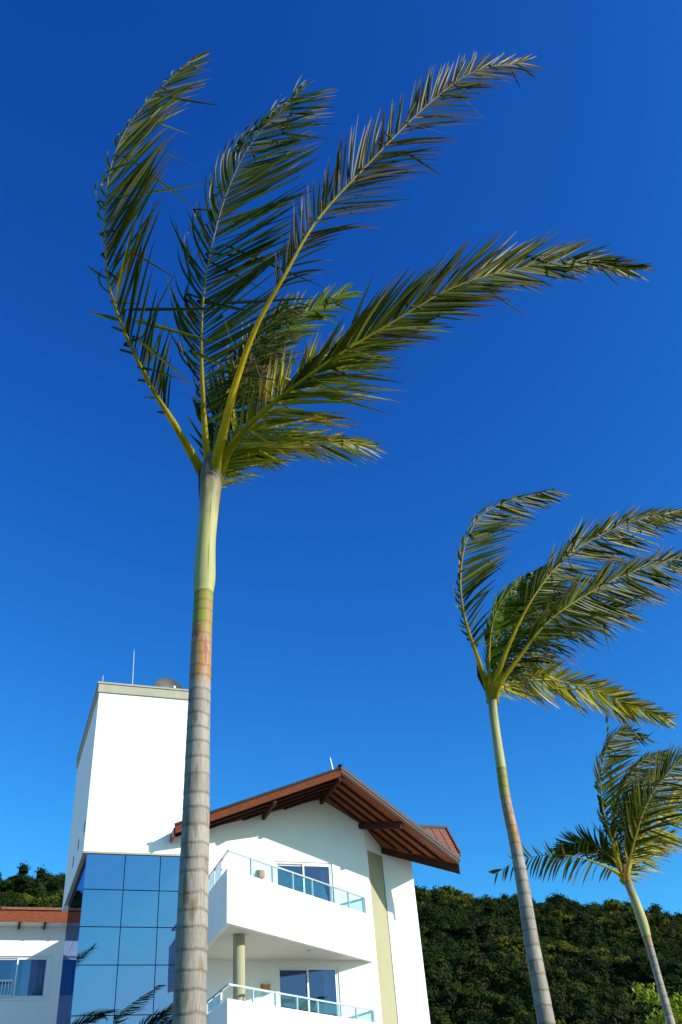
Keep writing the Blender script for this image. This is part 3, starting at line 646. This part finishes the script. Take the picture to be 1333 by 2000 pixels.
# --- the near palm
c1 = [(414, 885), (412, 925), (408, 1000), (403, 1060), (400, 1130), (398, 1165), (393, 1280), (387, 1450), (383, 1600), (376, 1800), (370, 2000)]
w1 = [14, 41, 37, 37, 42, 37.5, 40, 46, 53, 60, 66]
p1 = palm_at(None, 7.4, c1, 'largest and nearest palm tree, ringed trunk crossing the white building, fronds blown right')
trunk(p1, c1, w1, 7.4, 1158, 1240, 1335, .135, 3)
D1 = dep(414, 885, 7.4)
N1 = [
 dict(ctrl=[(398, 930, 0), (345, 835, -.25), (285, 735, -.5), (222, 590, -.7), (206, 470, -.7), (216, 330, -.5), (268, 222, -.2), (378, 112, .2)], L=.90, tip=.7, pal='green',
      sides=[dict(a=58, w=1.1, g=.35, l=.34, n=.34, k=4, d=.1), dict(a=42, w=.10, g=-.05, l=1.1, d=-.1)], n=95, t0=.16),
 dict(ctrl=[(408, 930, .1), (398, 800, .1), (394, 640, .1), (408, 510, .15), (446, 370, .3), (500, 268, .5), (582, 185, .8)], L=1.08, pal='dark',
      sides=[dict(a=50, w=.8, g=.1, l=.66, k=2.5, d=.1, n=.7), dict(a=62, w=.05, g=-.1, l=1.05, d=.1)], n=105, t0=.14),
 dict(ctrl=[(418, 930, -.15), (442, 820, -.3), (470, 720, -.4), (505, 630, -.5), (555, 540, -.6), (620, 430, -.6), (720, 320, -.5), (830, 210, -.3), (925, 140, 0), (1022, 122, .4)], tip=.5, width=.030, L=.80, pal='dry',
      sides=[dict(a=36, w=.10, g=-.30, l=.9, d=.1), dict(a=38, w=.45, g=.50, l=.95, d=-.1, miss=.15, n=.8)], n=105, t0=.30, tipdry=.6, stem=(.50, .40, .012), r0=.042),
 dict(ctrl=[(428, 930, -.1), (455, 868, -.25), (520, 800, -.5), (640, 708, -.7), (770, 628, -.7), (890, 560, -.6), (1010, 525, -.3), (1120, 512, 0), (1228, 526, .3)], tip=.55, L=.84, pal='green',
      sides=[dict(a=27, w=.2, g=.03, l=1.05, d=.15), dict(a=30, w=.20, g=.24, l=.75, d=-.15)], n=115, t0=.2, tipdry=.5),
 dict(ctrl=[(420, 925, .3), (440, 820, .6), (490, 720, .9), (570, 630, 1.2), (672, 572, 1.5)], L=.70, pal='fresh',
      sides=[dict(a=45, w=.12, g=0, l=.8, d=.3), dict(a=42, w=.2, g=.1, l=.8, d=.3)], n=66, t0=.25),
 dict(ctrl=[(424, 930, .2), (470, 855, .25), (560, 765, .3), (640, 705, .4), (712, 652, .5)], L=.92, pal='sunlit_yellow',
      sides=[dict(a=46, w=.10, g=-.12, l=.6, d=.1, tw=.7, n=1.2), dict(a=52, w=.35, g=.25, l=1.0, d=-.1)], n=82, t0=.12, tipdry=.65, stem=(.42, .34, .10)),
 dict(ctrl=[(428, 935, .2), (475, 885, .5), (550, 858, .8), (630, 862, 1.1), (716, 868, 1.4)], L=.72, pal='sunlit_yellow',
      sides=[dict(a=24, w=.3, g=.02, l=.6, d=.2), dict(a=36, w=.5, g=.35, l=.85, d=-.1, n=.7)], n=56, t0=.05, tipdry=.4),
 dict(ctrl=[(416, 928, .3), (425, 830, .5), (455, 740, .7), (505, 660, .9), (560, 600, 1.1)], L=.7, pal='dark',
      sides=[dict(a=42, w=.2, g=.05, l=.8, d=.2), dict(a=50, w=.25, g=.2, l=1, d=.1, k=2)], n=60, t0=.1, tipdry=.6),
 dict(ctrl=[(432, 940, .3), (446, 905, .5), (480, 890, .7), (530, 895, 1.0)], L=.5, pal='sunlit_yellow',
      sides=[dict(a=30, w=.3, g=.1, l=.7), dict(a=40, w=.4, g=.5, l=.8)], n=18, t0=.15),
]
for i, k in enumerate(N1): frond(p1, Dc=D1, seed=i, **k)
# dry shredded sheath and old flower stalks caught between the leaf bases
dm = MB(); rs = np.random.default_rng(5)
for k in range(46):
    p = atd(rs.uniform(455, 530), rs.uniform(690, 800), D1+rs.uniform(0, .5)); q = p+rs.normal(0, .10, 3)+DOWN*rs.uniform(0, .14)+WIND*rs.uniform(.0, .14); mdl = (p+q)/2+rs.normal(0, .04, 3)
    dm.tube([p, mdl, q], [.004, .007, .002], 4)
dm.build('dry_fibres', 'leaf', p1, cols=np.tile(np.array((.20, .12, .07)), (len(dm.v), 1)), kind='stuff')
hs = MB(); hs.tube([aty(432, 930, 7.4), aty(427, 985, 7.4), aty(421, 1045, 7.4)], [.012, .018, .004], 8); hs.tube([aty(392, 920, 7.4), aty(391, 950, 7.4), aty(393, 1010, 7.4)], [.02, .016, .004], 8)
hs.build('dry_sheath_edge', 'leaf', p1, cols=np.tile(np.array((.06, .032, .018)), (len(hs.v), 1)))

# --- the middle palm
c2 = [(962, 1325), (962, 1345), (964, 1390), (972, 1450), (979, 1498), (988, 1560), (1005, 1640), (1020, 1720), (1039, 1840), (1068, 2000)]
w2 = [20, 19, 17, 17.5, 19.5, 20, 22, 25, 29, 34]
p2 = palm_at(None, 10.3, c2, 'middle-sized palm tree with a slim grey trunk, right of the gabled house')
trunk(p2, c2, w2, 10.3, 1500, 1560, 1660, .15, 11)
D2 = dep(962, 1335, 10.3)
N2 = [
 dict(ctrl=[(955, 1350, 0), (935, 1290, -.2), (908, 1205, -.35), (900, 1125, -.35), (916, 1045, -.2), (965, 990, 0), (1080, 957, .4)], L=0.70, pal='green',
      sides=[dict(a=55, w=1.3, g=.1, l=.3, k=2, n=.6), dict(a=54, w=0.34, g=.02, l=1, d=-.1)], n=80, t0=.16),
 dict(ctrl=[(958, 1345, -.1), (956, 1270, -.25), (968, 1200, -.3), (1005, 1145, -.25), (1062, 1108, 0)], L=0.92, pal='fresh',
      sides=[dict(a=22, w=.3, g=.05, l=.3), dict(a=56, w=0.33, g=-.02, l=1, d=.1, tw=.3)], n=66, t0=.18, tipdry=.1),
 dict(ctrl=[(966, 1345, -.15), (990, 1270, -.35), (1040, 1170, -.5), (1100, 1095, -.4), (1165, 1050, -.2), (1240, 1018, .1), (1328, 1000, .4)], L=0.90, pal='green',
      sides=[dict(a=24, w=.22, g=-.04, l=.75, d=.1), dict(a=50, w=0.46, g=.12, l=.95, d=-.1)], n=95, t0=.25),
 dict(ctrl=[(970, 1345, -.2), (1010, 1290, -.4), (1065, 1220, -.6), (1140, 1165, -.6), (1230, 1120, -.4), (1345, 1085, 0)], L=0.84, pal='green',
      sides=[dict(a=28, w=.2, g=-.05, l=.8, d=.1), dict(a=50, w=0.50, g=.25, l=1, d=-.1)], n=92, t0=.2, tipdry=.6),
 dict(ctrl=[(970, 1350, .1), (1005, 1334, .3), (1075, 1328, .5), (1150, 1345, .7), (1230, 1375, .9), (1303, 1402, 1.1)], L=.56, pal='sunlit_yellow',
      sides=[dict(a=38, w=.25, g=-.02, l=.75, d=.1), dict(a=50, w=0.53, g=.35, l=1, d=-.1)], n=86, t0=.14, tipdry=.55, stem=(.42, .36, .12)),
 dict(ctrl=[(966, 1345, .2), (1000, 1270, .5), (1060, 1215, .8), (1130, 1190, 1.1), (1220, 1188, 1.4)], L=0.92, pal='green',
      sides=[dict(a=40, w=.2, g=.05, l=.8), dict(a=54, w=0.48, g=.3, l=1)], n=70, t0=.12),
 dict(ctrl=[(962, 1345, .2), (975, 1260, .4), (1010, 1180, .7), (1075, 1130, 1.0)], L=0.79, pal='dark',
      sides=[dict(a=40, w=.3, g=.05, l=.6), dict(a=56, w=0.48, g=.1, l=1)], n=56, t0=.12),
 dict(ctrl=[(972, 1352, .1), (990, 1325, .3), (1025, 1300, .5), (1075, 1290, .8)], L=0.64, pal='sunlit_yellow',
      sides=[dict(a=38, w=.2, g=.0, l=.7), dict(a=54, w=0.58, g=.5, l=1)], n=36, t0=.08, tipdry=.6),
]
for i, k in enumerate(N2): frond(p2, Dc=D2, seed=40+i, ym=.6, Yc=10.3, start=(963, 1372), r0=k.pop('r0', .032), **k)
hs = MB(); hs.tube([atd(932, 1290, D2), atd(936, 1320, D2-.03), atd(948, 1350, D2-.05)], [.006, .028, .008], 8)
hs.build('dry_sheath_edge', 'leaf', p2, cols=np.tile(np.array((.08, .05, .035)), (len(hs.v), 1)))

# --- the far palm
c3 = [(1217, 1690), (1221, 1705), (1231, 1735), (1243, 1765), (1256, 1803), (1267, 1842), (1278, 1880), (1289, 1920), (1311, 2000)]
w3 = [20, 17, 16, 17, 19.5, 15.5, 14.5, 14.5, 16.5]
p3 = palm_at(None, 15.5, c3, 'smallest and farthest palm tree, curved slim trunk at the right edge, one frond drooping left')
trunk(p3, c3, w3, 15.5, 1828, 1835, 1850, .17, 23)
D3 = dep(1219, 1700, 15.5)
N3 = [
 dict(ctrl=[(1214, 1705, 0), (1198, 1650, -.1), (1178, 1580, -.2), (1174, 1515, -.2), (1186, 1462, -.1), (1215, 1428, .1), (1258, 1438, .3)], L=0.79, pal='green',
      sides=[dict(a=50, w=1.0, g=.0, l=.45, k=2), dict(a=56, w=0.38, g=.0, l=.95)], n=60, t0=.18),
 dict(ctrl=[(1216, 1705, .2), (1200, 1620, .4), (1215, 1545, .6), (1250, 1490, .8), (1302, 1468, 1.0)], L=0.79, pal='dark',
      sides=[dict(a=26, w=.3, g=.0, l=.5), dict(a=46, w=0.48, g=.05, l=1)], n=54, t0=.25),
 dict(ctrl=[(1224, 1705, -.2), (1240, 1640, -.4), (1262, 1575, -.5), (1300, 1515, -.4), (1350, 1465, -.1)], L=0.87, pal='green',
      sides=[dict(a=40, w=.2, g=-.05, l=.8), dict(a=52, w=0.53, g=.2, l=1)], n=66, t0=.15, tipdry=.6, stem=(.40, .33, .06)),
 dict(ctrl=[(1226, 1706, .1), (1250, 1640, .3), (1290, 1590, .5), (1340, 1560, .7), (1410, 1545, 1.0)], L=1.02, pal='sunlit_yellow',
      sides=[dict(a=44, w=.2, g=-.05, l=.8), dict(a=56, w=0.53, g=.3, l=1)], n=66, t0=.1, tipdry=.6),
 dict(ctrl=[(1214, 1710, -.1), (1190, 1696, -.3), (1150, 1680, -.5), (1105, 1671, -.6), (1050, 1672, -.6), (1005, 1685, -.5), (968, 1706, -.3)], L=.52, pal='green',
      sides=[dict(a=84, w=.25, g=.35, l=.85, d=-.1, miss=.2, n=.62), dict(a=70, w=.5, g=-.1, l=.6, miss=.4, n=.5)], n=58, t0=.16, kink=.05),
 dict(ctrl=[(1213, 1705, .2), (1195, 1675, .3), (1160, 1650, .4), (1125, 1646, .5), (1090, 1662, .6)], L=0.54, pal='dark',
      sides=[dict(a=46, w=.1, g=.6, l=1), dict(a=50, w=0.38, g=.05, l=.7)], n=44, t0=.2),
 dict(ctrl=[(1219, 1705, .3), (1212, 1640, .5), (1230, 1575, .7), (1262, 1520, .9)], L=0.77, pal='green',
      sides=[dict(a=44, w=.25, g=.1, l=.9, k=2), dict(a=56, w=0.48, g=.2, l=1)], n=50, t0=.1),
 dict(ctrl=[(1222, 1706, .2), (1240, 1665, .4), (1270, 1640, .6), (1310, 1632, .9)], L=0.67, pal='sunlit_yellow',
      sides=[dict(a=44, w=.2, g=.0, l=.8), dict(a=56, w=0.53, g=.4, l=1)], n=40, t0=.08, tipdry=.6),
 dict(ctrl=[(1196, 1560, .0), (1192, 1500, .05), (1188, 1450, .1), (1185, 1404, .15)], L=0.20, pal='green', sides=[dict(a=8, w=.05, g=0, l=1), dict(a=14, w=0.23, g=0, l=1)], n=14, t0=.3, r0=.014),
]
for i, k in enumerate(N3): frond(p3, Dc=D3, seed=80+i, ym=.6, Yc=15.5, start=(1225, 1722), **{**dict(width=.042), **k})

# ------------------------------------------------------------------ small leafy tree at the right edge
TR = thing('leafy_tree', tuple(np.r_[atd(1352, 2000, 23)[:2], 0]), 'small bright green leafy tree behind the smallest palm trunk', 'tree')
tb = ABS[TR.name]; top = atd(1340, 1990, 23)
limbs = [[(1345, 2030), (1320, 1985), (1290, 1955), (1242, 1937)], [(1345, 2030), (1335, 1985), (1325, 1945)], [(1345, 2040), (1300, 2010), (1275, 1990)], [(1350, 2030), (1372, 1985), (1385, 1955)], [(1348, 2050), (1400, 2020), (1430, 1990)]]
stem0 = atd(1347, 2060, 23)
MB().tube([tb, (tb+stem0)/2+(.08, .05, 0), stem0], [.11, .08, .06], 10).build('trunk', 'twig', TR, smooth=True)
V = []; Fc = []; CC = []; rs = np.random.default_rng(9)
for li, lm in enumerate(limbs):
    pts = [stem0]+[atd(px, py, 23+.25*li-.4+.15*k) for k, (px, py) in enumerate(lm)]
    S_, _ = catmull([np.r_[p, 0] for p in pts], 26); S_ = S_[:, :3]
    MB().tube(S_, np.linspace(.035, .006, 26), 6).build('limb', 'twig', TR, smooth=True)
    for k in range(420):
        t = rs.uniform(.25, 1)**.8; p = S_[min(25, int(t*25))]+rs.normal(0, .10+.10*(1-t), 3)
        nn = rs.normal(size=3)+np.array((0, 0, 1.0)); nn /= np.linalg.norm(nn); a = np.cross(nn, rs.normal(size=3)); a /= np.linalg.norm(a); b = np.cross(nn, a); s_ = rs.uniform(.05, .10); q = len(V)
        V += [p-a*s_, p-b*s_*.45, p+a*s_*.9, p+b*s_*.45]; Fc.append((q, q+1, q+2, q+3)); c = np.array((.16, .23, .015))*rs.uniform(.6, 1.4); CC += [c]*4
m_ = MB(); m_.v = V; m_.f = Fc; m_.build('crown', 'tree_leaf', TR, cols=np.array(CC), kind='stuff')
